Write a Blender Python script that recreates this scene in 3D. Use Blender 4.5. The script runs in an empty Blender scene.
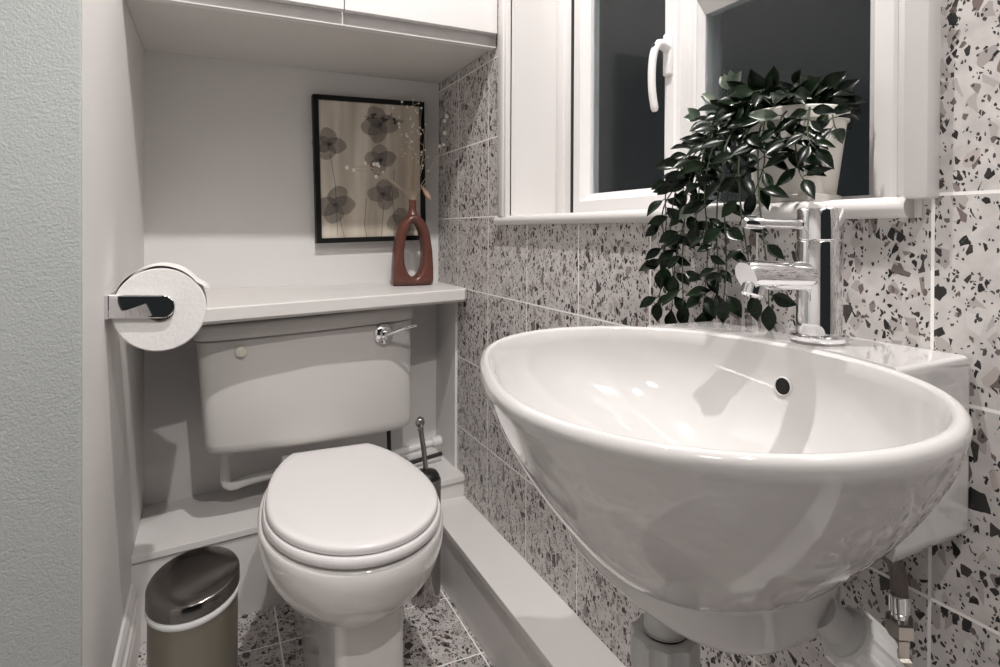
import bpy, bmesh, math, random
from mathutils import Vector, Matrix
PI = math.pi
S = bpy.context.scene
COL = S.collection
random.seed(7)

# ------------------------------------------------------------------ helpers
def tag(o, label=None, cat=None, group=None, kind=None):
    if label: o['label'] = label
    if cat: o['category'] = cat
    if group: o['group'] = group
    if kind: o['kind'] = kind
    return o

def empty(name, loc, label, cat, group=None, kind=None):
    o = bpy.data.objects.new(name, None)
    o.location = loc
    o.empty_display_size = .05
    COL.objects.link(o)
    return tag(o, label, cat, group, kind)

def obj(name, bm, mats, parent=None, smooth=None, mods=()):
    me = bpy.data.meshes.new(name)
    bmesh.ops.recalc_face_normals(bm, faces=bm.faces[:])
    if smooth is not None:
        for f in bm.faces: f.smooth = True
        for e in bm.edges:
            if len(e.link_faces) == 2 and e.calc_face_angle(0) > math.radians(smooth): e.smooth = False
    bm.to_mesh(me); bm.free()
    for m in (mats if isinstance(mats, (list, tuple)) else [mats]): me.materials.append(m)
    o = bpy.data.objects.new(name, me)
    COL.objects.link(o)
    if parent:
        o.parent = parent
        # geometry is written in world space: undo the parent's offset
        pw = Vector((0, 0, 0)); q = parent
        while q: pw += q.location; q = q.parent
        o.location = -pw
    for k, v in mods:
        m = o.modifiers.new(k, k)
        for a, b in v.items(): setattr(m, a, b)
    return o

def box(bm, x0, x1, y0, y1, z0, z1, bev=0, seg=2, mi=0):
    vs = [bm.verts.new((x, y, z)) for x in (x0, x1) for y in (y0, y1) for z in (z0, z1)]
    fs = [bm.faces.new([vs[i] for i in q]) for q in ((0,1,3,2),(4,6,7,5),(0,4,5,1),(2,3,7,6),(0,2,6,4),(1,5,7,3))]
    for f in fs: f.material_index = mi
    if bev:
        es = list({e for f in fs for e in f.edges})
        bmesh.ops.bevel(bm, geom=es, offset=bev, segments=seg, affect='EDGES', profile=.5)

def hexa(bm, c, bev=0, seg=2):
    """c: 8 corners, bottom 4 (counter-clockwise) then top 4"""
    v = [bm.verts.new(p) for p in c]
    fs = [bm.faces.new([v[i] for i in q]) for q in ((3,2,1,0),(4,5,6,7),(0,1,5,4),(1,2,6,5),(2,3,7,6),(3,0,4,7))]
    if bev:
        bmesh.ops.bevel(bm, geom=list({e for f in fs for e in f.edges}), offset=bev, segments=seg, affect='EDGES', profile=.5)

def loft(bm, rings, cap0=True, cap1=True, closed=True, mi=0):
    R = [[bm.verts.new(p) for p in r] for r in rings]
    n = len(R[0])
    for a, b in zip(R, R[1:]):
        for i in range(n if closed else n - 1):
            j = (i + 1) % n
            f = bm.faces.new((a[i], a[j], b[j], b[i])); f.material_index = mi
    if cap0: bm.faces.new(R[0][::-1]).material_index = mi
    if cap1: bm.faces.new(R[-1]).material_index = mi
    return R

def frame_axes(d):
    d = Vector(d).normalized()
    up = Vector((0, 0, 1)) if abs(d.z) < .9 else Vector((1, 0, 0))
    a = d.cross(up).normalized(); b = a.cross(d).normalized()
    return a, b

def lathe(bm, c, axis, prof, n=32, cap0=True, cap1=True, sx=1, sy=1, mi=0):
    """prof: list of (radius, distance along axis)"""
    c = Vector(c); ax = Vector(axis).normalized(); a, b = frame_axes(ax)
    rings = [[c + ax * h + a * (r * sx * math.cos(2*PI*i/n)) + b * (r * sy * math.sin(2*PI*i/n)) for i in range(n)] for r, h in prof]
    return loft(bm, rings, cap0, cap1, mi=mi)

def tube(bm, pts, r, n=10, r1=None, mi=0):
    pts = [Vector(p) for p in pts]; rings = []
    a = None
    for i, p in enumerate(pts):
        d = (pts[min(i+1, len(pts)-1)] - pts[max(i-1, 0)]).normalized()
        if a is None: a, b = frame_axes(d)
        else:
            a = (a - d * a.dot(d)).normalized(); b = a.cross(d)
        rr = r if r1 is None else r + (r1 - r) * i / (len(pts) - 1)
        rings.append([p + a * rr * math.cos(2*PI*k/n) + b * rr * math.sin(2*PI*k/n) for k in range(n)])
    loft(bm, rings, mi=mi)

def spline(pts, k=8):
    P = [Vector(p) for p in pts]; P = [2*P[0]-P[1]] + P + [2*P[-1]-P[-2]]; out = []
    for i in range(1, len(P) - 2):
        for j in range(k):
            t = j / k; p0, p1, p2, p3 = P[i-1:i+3]
            out.append(.5 * ((2*p1) + (p2-p0)*t + (2*p0-5*p1+4*p2-p3)*t*t + (3*p1-p0-3*p2+p3)*t**3))
    out.append(P[-2]); return out

# ------------------------------------------------------------------ materials
def mat(name, col, rough=.5, metal=0., spec=.5, coat=0., bump=0., bscale=60., var=0., vscale=6., trans=0., emis=None, bdist=.002):
    m = bpy.data.materials.new(name); m.use_nodes = True
    nt = m.node_tree; b = nt.nodes['Principled BSDF']
    b.inputs['Base Color'].default_value = (*col, 1)
    b.inputs['Roughness'].default_value = rough
    b.inputs['Metallic'].default_value = metal
    b.inputs['Specular IOR Level'].default_value = spec
    b.inputs['Coat Weight'].default_value = coat
    b.inputs['Coat Roughness'].default_value = .05
    b.inputs['Transmission Weight'].default_value = trans
    if emis:
        b.inputs['Emission Color'].default_value = (*emis[:3], 1); b.inputs['Emission Strength'].default_value = emis[3]
    tc = nt.nodes.new('ShaderNodeTexCoord')
    n = nt.nodes.new('ShaderNodeTexNoise'); n.inputs['Scale'].default_value = vscale; n.inputs['Detail'].default_value = 3
    nt.links.new(tc.outputs['Object'], n.inputs['Vector'])
    mx = nt.nodes.new('ShaderNodeMix'); mx.data_type = 'RGBA'
    mx.inputs[6].default_value = (*[c * (1 - var) for c in col], 1)
    mx.inputs[7].default_value = (*[min(1, c * (1 + var)) for c in col], 1)
    nt.links.new(n.outputs['Fac'], mx.inputs[0]); nt.links.new(mx.outputs[2], b.inputs['Base Color'])
    if bump:
        n2 = nt.nodes.new('ShaderNodeTexNoise'); n2.inputs['Scale'].default_value = bscale; n2.inputs['Detail'].default_value = 2
        nt.links.new(tc.outputs['Object'], n2.inputs['Vector'])
        bp = nt.nodes.new('ShaderNodeBump'); bp.inputs['Strength'].default_value = bump; bp.inputs['Distance'].default_value = bdist
        nt.links.new(n2.outputs['Fac'], bp.inputs['Height']); nt.links.new(bp.outputs['Normal'], b.inputs['Normal'])
    return m

def terrazzo(name, axes, off, size, grout_w=.0034, base=(.59,.56,.545), dens=1., grout=(.92,.90,.88)):
    """terrazzo tiles with pale grout; axes = which two coordinates run over the surface"""
    m = bpy.data.materials.new(name); m.use_nodes = True
    nt = m.node_tree; N = nt.nodes; L = nt.links; b = N['Principled BSDF']
    tc = N.new('ShaderNodeTexCoord'); sp = N.new('ShaderNodeSeparateXYZ'); L.new(tc.outputs['Object'], sp.inputs[0])
    cb = N.new('ShaderNodeCombineXYZ')
    L.new(sp.outputs[axes[0]], cb.inputs[0]); L.new(sp.outputs[axes[1]], cb.inputs[1])
    def M(op, a, c=None, d=None):
        n = N.new('ShaderNodeMath'); n.operation = op
        for i, v in enumerate((a, c, d)):
            if v is None: continue
            if isinstance(v, (int, float)): n.inputs[i].default_value = v
            else: L.new(v, n.inputs[i])
        return n.outputs[0]
    u = M('DIVIDE', M('SUBTRACT', sp.outputs[axes[0]], off[0]), size[0])
    v = M('DIVIDE', M('SUBTRACT', sp.outputs[axes[1]], off[1]), size[1])
    fu, fv = M('FLOOR', u), M('FLOOR', v)
    # every tile cut from another part of the slab
    sh = N.new('ShaderNodeCombineXYZ')
    L.new(M('ADD', M('MULTIPLY', fu, 3.37), M('MULTIPLY', fv, 1.91)), sh.inputs[0])
    L.new(M('ADD', M('MULTIPLY', fv, 5.13), M('MULTIPLY', fu, 2.71)), sh.inputs[1])
    ad = N.new('ShaderNodeVectorMath'); ad.operation = 'ADD'; L.new(cb.outputs[0], ad.inputs[0]); L.new(sh.outputs[0], ad.inputs[1])
    wn = N.new('ShaderNodeTexNoise'); wn.inputs['Scale'].default_value = 55; wn.inputs['Detail'].default_value = 2; L.new(ad.outputs[0], wn.inputs['Vector'])
    ws = N.new('ShaderNodeVectorMath'); ws.operation = 'SCALE'; ws.inputs['Scale'].default_value = .007; L.new(wn.outputs['Color'], ws.inputs[0])
    wp = N.new('ShaderNodeVectorMath'); wp.operation = 'ADD'; L.new(ad.outputs[0], wp.inputs[0]); L.new(ws.outputs[0], wp.inputs[1])
    bn = N.new('ShaderNodeTexNoise'); bn.inputs['Scale'].default_value = 40; bn.inputs['Detail'].default_value = 4; L.new(ad.outputs[0], bn.inputs['Vector'])
    br = N.new('ShaderNodeValToRGB'); L.new(bn.outputs['Fac'], br.inputs[0])
    br.color_ramp.elements[0].position = .35; br.color_ramp.elements[0].color = (*[c*.86 for c in base], 1)
    br.color_ramp.elements[1].position = .68; br.color_ramp.elements[1].color = (*[c*1.12 for c in base], 1)
    cur = br.outputs[0]
    # (scale, share of cells that are chips, rim, colours)
    P_ = [(70, .26*dens, .16, [(.43,.40,.385),(.38,.345,.33),(.62,.60,.58),(.47,.42,.40)]),
          (58, .13*dens, .20, [(.020,.020,.020),(.16,.13,.12),(.24,.21,.20),(.32,.28,.26),(.05,.046,.043),(.21,.165,.15)]),
          (105, .17*dens, .18, [(.012,.012,.012),(.05,.045,.042),(.18,.14,.13),(.02,.02,.02),(.26,.23,.21)]),
          (185, .17*dens, .17, [(.015,.015,.015),(.035,.03,.03),(.15,.12,.11)]),
          (340, .15*dens, .17, [(.02,.02,.02),(.06,.05,.05)])]
    for k, (sc, pr, rim, cols) in enumerate(P_):
        mp = N.new('ShaderNodeMapping'); mp.inputs['Rotation'].default_value = (0, 0, .7 * k); mp.inputs['Location'].default_value = (k * 3.1, k * 1.7, 0)
        mp.inputs['Scale'].default_value = (1, .72, 1)
        L.new(wp.outputs[0], mp.inputs[0])
        v1 = N.new('ShaderNodeTexVoronoi'); v1.voronoi_dimensions = '2D'; v1.inputs['Scale'].default_value = sc; L.new(mp.outputs[0], v1.inputs['Vector'])
        v2 = N.new('ShaderNodeTexVoronoi'); v2.voronoi_dimensions = '2D'; v2.feature = 'DISTANCE_TO_EDGE'; v2.inputs['Scale'].default_value = sc; L.new(mp.outputs[0], v2.inputs['Vector'])
        s3 = N.new('ShaderNodeSeparateColor'); L.new(v1.outputs['Color'], s3.inputs[0])
        on_ = M('LESS_THAN', s3.outputs[0], pr)
        ed = M('GREATER_THAN', v2.outputs['Distance'], M('MULTIPLY_ADD', s3.outputs[2], rim * 1.0, rim * .5))
        fac = M('MULTIPLY', on_, ed)
        cr = N.new('ShaderNodeValToRGB'); cr.color_ramp.interpolation = 'CONSTANT'
        while len(cr.color_ramp.elements) < len(cols): cr.color_ramp.elements.new(.5)
        for i, c in enumerate(cols):
            cr.color_ramp.elements[i].position = i / len(cols); cr.color_ramp.elements[i].color = (*c, 1)
        L.new(s3.outputs[1], cr.inputs[0])
        mx = N.new('ShaderNodeMix'); mx.data_type = 'RGBA'; L.new(fac, mx.inputs[0]); L.new(cur, mx.inputs[6]); L.new(cr.outputs[0], mx.inputs[7]); cur = mx.outputs[2]
    # grout grid
    def edge(fr, sz):
        f = M('FRACT', fr); d = M('MINIMUM', f, M('SUBTRACT', 1., f)); return M('LESS_THAN', M('MULTIPLY', d, sz), grout_w / 2)
    g = M('MAXIMUM', edge(u, size[0]), edge(v, size[1]))
    mx = N.new('ShaderNodeMix'); mx.data_type = 'RGBA'; L.new(g, mx.inputs[0]); L.new(cur, mx.inputs[6]); mx.inputs[7].default_value = (*grout, 1)
    L.new(mx.outputs[2], b.inputs['Base Color'])
    L.new(M('MULTIPLY_ADD', g, .45, .32), b.inputs['Roughness'])
    bp = N.new('ShaderNodeBump'); bp.invert = True; bp.inputs['Strength'].default_value = .4; bp.inputs['Distance'].default_value = .001
    L.new(g, bp.inputs['Height']); L.new(bp.outputs['Normal'], b.inputs['Normal'])
    return m

M_wall   = mat('white_wall_paint', (.74,.725,.71), .55, bump=.12, bscale=90, var=.03)
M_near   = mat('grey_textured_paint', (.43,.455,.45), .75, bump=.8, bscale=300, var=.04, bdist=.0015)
M_ceil   = mat('ceiling_paint', (.84,.83,.82), .8)
M_trim   = mat('white_gloss_paint', (.72,.70,.685), .32, bump=.05, bscale=50, var=.02)
M_shelf  = mat('shelf_paint', (.72,.70,.68), .4, bump=.08, bscale=60, var=.02)
M_cab    = mat('cabinet_paint', (.74,.72,.71), .35)
M_raw    = mat('cabinet_underside', (.62,.60,.57), .6, var=.05)
M_upvc   = mat('window_plastic', (.78,.765,.76), .28)
M_seal   = mat('black_rubber_seal', (.01,.01,.01), .6)
M_cer    = mat('white_ceramic', (.62,.605,.595), .07, coat=.6)
M_cer2   = mat('toilet_ceramic', (.74,.72,.70), .10, coat=.5)
M_seat   = mat('toilet_seat_plastic', (.78,.76,.755), .18, coat=.2)
M_cist   = mat('cistern_plastic', (.66,.64,.62), .28)
M_chrome = mat('chrome', (.83,.83,.84), .045, metal=1)
M_dchrome= mat('dark_polished_metal', (.42,.40,.39), .14, metal=1)
M_steel  = mat('brushed_bin_steel', (.27,.25,.205), .38, metal=.75, bump=.05, bscale=200)
M_binlid = mat('smoked_polished_steel', (.20,.185,.175), .16, metal=1)
M_black  = mat('black_plastic', (.012,.012,.012), .35)
M_hole   = mat('dark_hole', (.004,.004,.004), .9)
M_plast  = mat('white_pipe_plastic', (.70,.69,.67), .3)
M_gplast = mat('grey_white_trap_plastic', (.50,.50,.49), .35)
M_bag    = mat('bin_bag_plastic', (.70,.71,.70), .35, bump=.3, bscale=120)
M_paper  = mat('toilet_paper', (.80,.785,.77), .95, spec=.1, bump=.35, bscale=160, var=.02)
M_card   = mat('cardboard_tube', (.42,.35,.27), .9)
M_frame  = mat('black_frame_wood', (.006,.006,.006), .5, spec=.25)
M_terra  = mat('glazed_terracotta', (.125,.046,.034), .24, bump=.15, bscale=90, var=.18, vscale=30)
M_pot    = mat('cream_pot_glaze', (.72,.70,.65), .25)
M_stemd  = mat('dried_stem', (.55,.46,.34), .8)
M_bud    = mat('dried_bud', (.93,.89,.83), .8)
M_plume  = mat('dried_plume', (.55,.36,.27), .9)
M_vine   = mat('vine_stem', (.03,.045,.02), .6)
M_hose   = mat('braided_hose', (.22,.19,.18), .35, metal=.8, bump=.8, bscale=700)
M_brass  = mat('valve_metal', (.50,.46,.42), .25, metal=1)
M_soil   = mat('potting_moss', (.02,.018,.012), .95)
M_lamp   = mat('lamp_lens', (1,1,1), .3, emis=(1,.93,.86,6))

def leaf_mat(name, c1, c2):
    m = bpy.data.materials.new(name); m.use_nodes = True; nt = m.node_tree; b = nt.nodes['Principled BSDF']
    tc = nt.nodes.new('ShaderNodeTexCoord'); n = nt.nodes.new('ShaderNodeTexNoise'); n.inputs['Scale'].default_value = 28
    nt.links.new(tc.outputs['Object'], n.inputs['Vector'])
    r = nt.nodes.new('ShaderNodeValToRGB'); nt.links.new(n.outputs['Fac'], r.inputs[0])
    r.color_ramp.elements[0].position = .35; r.color_ramp.elements[0].color = (*c1, 1)
    r.color_ramp.elements[1].position = .7; r.color_ramp.elements[1].color = (*c2, 1)
    nt.links.new(r.outputs[0], b.inputs['Base Color']); b.inputs['Roughness'].default_value = .24
    b.inputs['Specular IOR Level'].default_value = .2
    return m
M_leaf = leaf_mat('dark_green_leaf', (.002,.004,.0025), (.006,.016,.005))
M_leafv = leaf_mat('variegated_leaf', (.10,.14,.10), (.30,.34,.28))

def glass(name, drops):
    m = bpy.data.materials.new(name); m.use_nodes = True; nt = m.node_tree; b = nt.nodes['Principled BSDF']
    b.inputs['Base Color'].default_value = (.75,.8,.82,1); b.inputs['Roughness'].default_value = .12
    b.inputs['Specular IOR Level'].default_value = .25; b.inputs['Transmission Weight'].default_value = 1; b.inputs['IOR'].default_value = 1.25
    tc = nt.nodes.new('ShaderNodeTexCoord')
    n = nt.nodes.new('ShaderNodeTexVoronoi'); n.inputs['Scale'].default_value = 420 if drops else 60
    nt.links.new(tc.outputs['Object'], n.inputs['Vector'])
    bp = nt.nodes.new('ShaderNodeBump'); bp.inputs['Strength'].default_value = .35 if drops else .04; bp.inputs['Distance'].default_value = .001
    nt.links.new(n.outputs['Distance'], bp.inputs['Height']); nt.links.new(bp.outputs['Normal'], b.inputs['Normal'])
    return m
M_glassL = glass('night_window_glass', False)
M_glassR = glass('wet_window_glass', True)

XL, XR, YB = -.161, .6432, 1.8176       # left wall, tiled wall, back wall
ZF, ZC = -.913, 1.36                    # floor, ceiling
YN = .988                               # where the narrow WC recess starts (grey wall face)
TW, TH = .21455, .2
M_tile  = terrazzo('terrazzo_wall_tiles', (1, 2), (1.6482 - 8*TW, .0385 - 6*TH), (TW, TH))
M_floor = terrazzo('terrazzo_floor_tiles', (0, 1), (.136, 1.42 - 8*.218), (.39/2, .218), base=(.52,.49,.475), dens=1.25)

# ------------------------------------------------------------------ setting
XW, YS = -1.15, -1.0
bm = bmesh.new(); box(bm, XW-.1, XR+.25, YS-.1, YB+.1, ZF-.08, ZF)
tag(obj('floor', bm, M_floor), 'terrazzo tiled floor around the toilet foot', 'floor', kind='structure')
bm = bmesh.new(); box(bm, XW-.1, XR+.25, YS-.1, YB+.1, ZC, ZC+.08)
tag(obj('ceiling', bm, M_ceil), 'plain white painted ceiling over the small toilet room', 'ceiling', kind='structure')
bm = bmesh.new(); box(bm, XL-.1, XR+.25, YB, YB+.1, ZF, ZC)
tag(obj('wall_back', bm, M_wall), 'plain white painted wall behind the cistern and the framed picture', 'wall', kind='structure')
bm = bmesh.new(); box(bm, XL-.1, XL, YN+.008, YB, ZF, ZC)
tag(obj('wall_left', bm, M_wall), 'white painted wall carrying the toilet roll holder', 'wall', kind='structure')
bm = bmesh.new(); box(bm, XW-.1, XL, YN, YN+.008, ZF, ZC, bev=.003, seg=3)
tag(obj('wall_near', bm, M_near, smooth=40), 'grey rough painted wall face at the left edge of the view', 'wall', kind='structure')
bm = bmesh.new(); box(bm, XW-.1, XW, YS-.1, YN, ZF, ZC)
tag(obj('wall_side', bm, M_wall), 'white painted wall beside the viewer', 'wall', kind='structure')
# tiled wall with the window opening
WY0, WY1, WZ0, WZ1 = .372, 1.318, .016, .80
bm = bmesh.new()
box(bm, XR, XR+.2, YS, WY0, ZF, ZC); box(bm, XR, XR+.2, WY1, YB, ZF, ZC)
box(bm, XR, XR+.2, WY0, WY1, ZF, WZ0); box(bm, XR, XR+.2, WY0, WY1, WZ1, ZC)
tag(obj('wall_right', bm, M_tile), 'wall of grey terrazzo tiles with black chips and pale grout', 'wall', kind='structure')

# window recess lining, architraves
WX = .773
bm = bmesh.new()
box(bm, XR-.001, WX+.06, WY1-.012, WY1+.001, WZ0, WZ1)
box(bm, XR-.001, WX+.06, WY0-.001, WY0+.012, WZ0, WZ1)
box(bm, XR-.001, WX+.06, WY0, WY1, WZ1-.012, WZ1+.001)
tag(obj('trim_1', bm, M_trim), 'smooth white lining of the window recess', 'window lining', kind='structure')
bm = bmesh.new()
box(bm, .630, XR+.004, 1.306, 1.352, .036, WZ1+.03, bev=.002)
box(bm, .627, .634, 1.316, 1.340, .036, WZ1+.03, bev=.002)
tag(obj('trim_2', bm, M_trim, smooth=40), 'white moulded window surround next to the cupboard door', 'architrave', kind='structure')
bm = bmesh.new()
box(bm, .6235, XR+.004, .3555, .379, .0345, WZ1+.03, bev=.0025)
tag(obj('trim_3', bm, M_trim, smooth=40), 'white window surround to the right of the plant', 'architrave', kind='structure')

# window
win = empty('window_1', (WX, .85, .037), 'white plastic window dark with night behind the trailing plant', 'window', kind='structure')
bm = bmesh.new()
x0, x1 = WX, WX+.06
box(bm, x0, x1, 1.226, WY1-.012, .037, WZ1-.012, bev=.004)
box(bm, x0, x1, WY0+.012, .480, .037, WZ1-.012, bev=.004)
box(bm, x0, x1, .470, 1.235, .037, .050, bev=.003)
box(bm, x0, x1, .470, 1.235, .74, WZ1-.012, bev=.003)
box(bm, x0, x1, .827, .872, .045, .745, bev=.003)
box(bm, x0-.006, x0+.006, 1.268, 1.306, .037, WZ1-.012, bev=.003)
obj('outer_frame', bm, M_upvc, win, smooth=40)
bm = bmesh.new()
for (a, b_, c, d) in ((1.2160, 1.2262, .045, .745),):
    box(bm, x0-.0115, x0+.01, a, b_, c, d)
obj('rubber_seal', bm, M_seal, win)
cs = bmesh.new()
xa, xb = WX-.012, WX+.03
def picture_frame(bm, y0, y1, z0, z1, w_l, w_r, w_b, w_t, xa, xb, lip=.006):
    """mitred sash: y1 is the left side seen from the room"""
    O = [(y1, z0), (y0, z0), (y0, z1), (y1, z1)]
    I = [(y1-w_l, z0+w_b), (y0+w_r, z0+w_b), (y0+w_r, z1-w_t), (y1-w_l, z1-w_t)]
    def sh(a, b, t): return (a[0] + (b[0]-a[0])*t, a[1] + (b[1]-a[1])*t)
    rings = [[(xb, *p) for p in O], [(xa+.003, *p) for p in O], [(xa, *sh(p, q, .08)) for p, q in zip(O, I)],
             [(xa, *sh(p, q, .62)) for p, q in zip(O, I)], [(xa+.003, *sh(p, q, .66)) for p, q in zip(O, I)],
             [(xa+.005, *sh(p, q, .72)) for p, q in zip(O, I)], [(xa+.016, *p) for p in I], [(xb, *p) for p in I]]
    loft(bm, rings, False, False)
picture_frame(cs, .868, 1.2160, .042, .745, .0485, .045, .045, .05, xa, xb)
cas = obj('casement', cs, M_upvc, win)
bm = bmesh.new(); box(bm, WX+.012, WX+.018, .905, 1.17, .08, .70)
obj('glass_pane', bm, M_glassL, cas)
rs = bmesh.new()
picture_frame(rs, .476, .832, .044, .452, .014, .044, .006, .068, WX-.004, xb)
fx = obj('fixed_sash', rs, M_upvc, win)
bm = bmesh.new(); box(bm, WX+.012, WX+.018, .50, .822, .046, .39)
obj('glass_pane', bm, M_glassR, fx)
rs = bmesh.new()
picture_frame(rs, .476, .832, .455, .745, .05, .045, .05, .05, WX-.004, xb)
fl = obj('fanlight', rs, M_upvc, win)
bm = bmesh.new(); box(bm, WX+.012, WX+.018, .50, .80, .49, .71)
obj('glass_pane', bm, M_glassR, fl)
# handle
bm = bmesh.new()
box(bm, .752, .763, .8735, .8935, .288, .366, bev=.004, seg=3)
hd = obj('window_handle', bm, M_upvc, win, smooth=50)
bm = bmesh.new()
P_ = spline([(.757,.8835,.338), (.736,.881,.343), (.722,.879,.328), (.716,.878,.295), (.716,.877,.255), (.722,.876,.218)], 7)
rg = []
for i, p in enumerate(P_):
    d = (P_[min(i+1, len(P_)-1)] - P_[max(i-1, 0)]).normalized(); s_ = Vector((0, 1, 0)); u_ = d.cross(s_).normalized()
    t = i / (len(P_)-1); w_ = .0105 if t < .2 else .0085 - .001*t; h_ = .009 if t < .25 else .0065
    if i == len(P_)-1: w_ *= .6; h_ *= .6
    rg.append([p + s_*w_*math.cos(2*PI*k/16) + u_*h_*math.sin(2*PI*k/16) for k in range(16)])
loft(bm, rg)
obj('grip', bm, M_upvc, hd, smooth=50)
bm = bmesh.new(); lathe(bm, (.7195,.8795,.338), (-1,.1,.5), [(.0042,-.004),(.0042,.001),(.003,.0018)], 16)
obj('lock_button', bm, M_black, hd, smooth=40)
# sill board with a round nose
bm = bmesh.new()
def nose(y):
    zt, zb, xf = .0378, .0158, .626
    r = (zt - zb) / 2; zc = (zt + zb) / 2
    return [(WX+.01, y, zb)] + [(xf + r - r*math.sin(a), y, zc - r*math.cos(a)) for a in [PI*k/10 for k in range(11)]] + [(WX+.01, y, zt)]
loft(bm, [nose(y) for y in (.3790, .3815, .6, .9, 1.36, 1.364)])
obj('window_board', bm, M_trim, win, smooth=45)

# boxed pipe ledges and panel
bm = bmesh.new()
yl, yr = 1.541, 1.588
zt_l, zt_r = -.716, -.687
hexa(bm, [(XL,yl+.006,ZF),(XR,yr+.006,ZF),(XR,YB,ZF),(XL,YB,ZF),(XL,yl+.006,zt_l-.016),(XR,yr+.006,zt_r-.016),(XR,YB,zt_r-.016),(XL,YB,zt_l-.016)])
hexa(bm, [(XL,yl,zt_l-.016),(XR,yr,zt_r-.016),(XR,YB,zt_r-.016),(XL,YB,zt_l-.016),(XL,yl,zt_l),(XR,yr,zt_r),(XR,YB,zt_r),(XL,YB,zt_l)], bev=.0015)
tag(obj('trim_4', bm, M_trim), 'white painted low ledge running under the cistern', 'boxing', kind='structure')
bm = bmesh.new()
box(bm, .534, XR, YS+.2, yr+.01, ZF, -.762); box(bm, .5295, XR, YS+.2, yr+.004, -.762, -.746, bev=.0015)
tag(obj('trim_5', bm, M_trim), 'long white painted pipe boxing along the foot of the tiled wall', 'boxing', kind='structure')
bm = bmesh.new(); box(bm, XR-.006, XR+.001, 1.652, YB, zt_r, -.185)
tag(obj('trim_6', bm, M_wall), 'narrow white painted strip of wall below the shelf end', 'wall panel', kind='structure')
# skirting
bm = bmesh.new()
prof = [(0,ZF),(.018,ZF),(.018,-.835),(.015,-.825),(.0155,-.812),(.011,-.806),(.010,-.79),(.005,-.777),(0,-.775)]
loft(bm, [[(XL+px, y, z) for px, z in prof] for y in (YN-.0, 1.5455)])
tag(obj('baseboard_left', bm, M_trim), 'white moulded skirting board beside the pedal bin', 'skirting', kind='structure')

# ------------------------------------------------------------------ shelf
bm = bmesh.new()
pl = [(XL+.0005,1.430),(.628,1.556),(.641,1.572),(.641,YB-.001),(XL+.0005,YB-.001)]
def ring(o, z):   # o: how far the front edge steps forward
    f = []
    for i, (x, y) in enumerate(pl): f.append((x, y - (o if i < 3 else 0), z - (.0125 if i == 0 else 0)))
    return f
loft(bm, [ring(-.008,-.194), ring(-.008,-.188), ring(0,-.187), ring(0,-.161), ring(-.003,-.158)])
sh = empty('shelf', (.24, 1.8, -.19), 'deep white painted shelf above the cistern with a vase on it', 'shelf')
obj('shelf_board', bm, M_shelf, sh)

# ------------------------------------------------------------------ wall cupboard
cab = empty('wall_cupboard', (.24, 1.6, .459), 'white flat-door wall cupboard above the toilet', 'cupboard')
bm = bmesh.new()
box(bm, XL+.001, .6415, 1.405, YB-.001, .464, 1.30)
obj('body', bm, M_raw, cab)
bm = bmesh.new()
hexa(bm, [(XL+.001,1.3855,.4595),(.6405,1.3855,.4595),(.6405,1.408,.4595),(XL+.001,1.408,.4595),
          (XL+.001,1.3855,.515),(.6405,1.3855,.515),(.6405,1.408,.515),(XL+.001,1.408,.515)], bev=.001)
obj('bottom_rail', bm, M_cab, cab)
bm = bmesh.new(); box(bm, XL+.001, .2605, 1.362, 1.381, .4875, 1.29, bev=.0012)
obj('door', bm, M_cab, cab)
bm = bmesh.new(); box(bm, .2625, .6335, 1.362, 1.381, .4875, 1.29, bev=.0012)
obj('door', bm, M_cab, cab)

# ------------------------------------------------------------------ framed picture
pc = empty('framed_picture', (.43, 1.81, -.03), 'black framed beige print of translucent poppies on the back wall', 'picture')
def artp(u, v, y):   # u 0..1 left-right, v 0..1 bottom-top on the hung picture
    a, b_, c, d = Vector((.2675,0,-.036)), Vector((.592,0,-.026)), Vector((.2555,0,.388)), Vector((.585,0,.396))
    p = a*(1-u)*(1-v) + b_*u*(1-v) + c*(1-u)*v + d*u*v
    return Vector((p.x, y, p.z))
bm = bmesh.new()
fw, fh = .045, .034
def rr(y, k): 
    return [artp(fw*k, fh*k, y), artp(1-fw*k, fh*k, y), artp(1-fw*k, 1-fh*k, y), artp(fw*k, 1-fh*k, y)]
loft(bm, [rr(YB-.001, 0), rr(1.7865, 0), rr(1.7855, .08), rr(1.7855, .92), rr(1.787, 1), rr(YB-.001, 1)], False, False)
obj('frame', bm, M_frame, pc)
# print material: beige watercolour wash in soft vertical bands
M_print = bpy.data.materials.new('botanical_print'); M_print.use_nodes = True
nt = M_print.node_tree; N = nt.nodes; L = nt.links; b = N['Principled BSDF']; b.inputs['Roughness'].default_value = .35
tc = N.new('ShaderNodeTexCoord'); mp = N.new('ShaderNodeMapping'); mp.inputs['Scale'].default_value = (14, 1, 1.2); L.new(tc.outputs['Object'], mp.inputs[0])
n1 = N.new('ShaderNodeTexNoise'); n1.inputs['Scale'].default_value = 1.6; n1.inputs['Detail'].default_value = 6; L.new(mp.outputs[0], n1.inputs['Vector'])
cr = N.new('ShaderNodeValToRGB'); L.new(n1.outputs['Fac'], cr.inputs[0])
cr.color_ramp.elements[0].position = .34; cr.color_ramp.elements[0].color = (.44,.385,.31,1)
cr.color_ramp.elements[1].position = .66; cr.color_ramp.elements[1].color = (.72,.66,.56,1)
L.new(cr.outputs[0], b.inputs['Base Color'])
def petal_mat(name, c, alpha):
    m = mat(name, c, .5, var=.35, vscale=60); m.node_tree.nodes['Principled BSDF'].inputs['Alpha'].default_value = alpha; return m
M_pet = petal_mat('faded_petal_ink', (.20,.17,.155), .40)
M_petd = petal_mat('dark_centre_ink', (.03,.025,.025), .85)
M_line = petal_mat('stem_ink', (.16,.13,.10), .6)
bm = bmesh.new()
yq = 1.792
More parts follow.
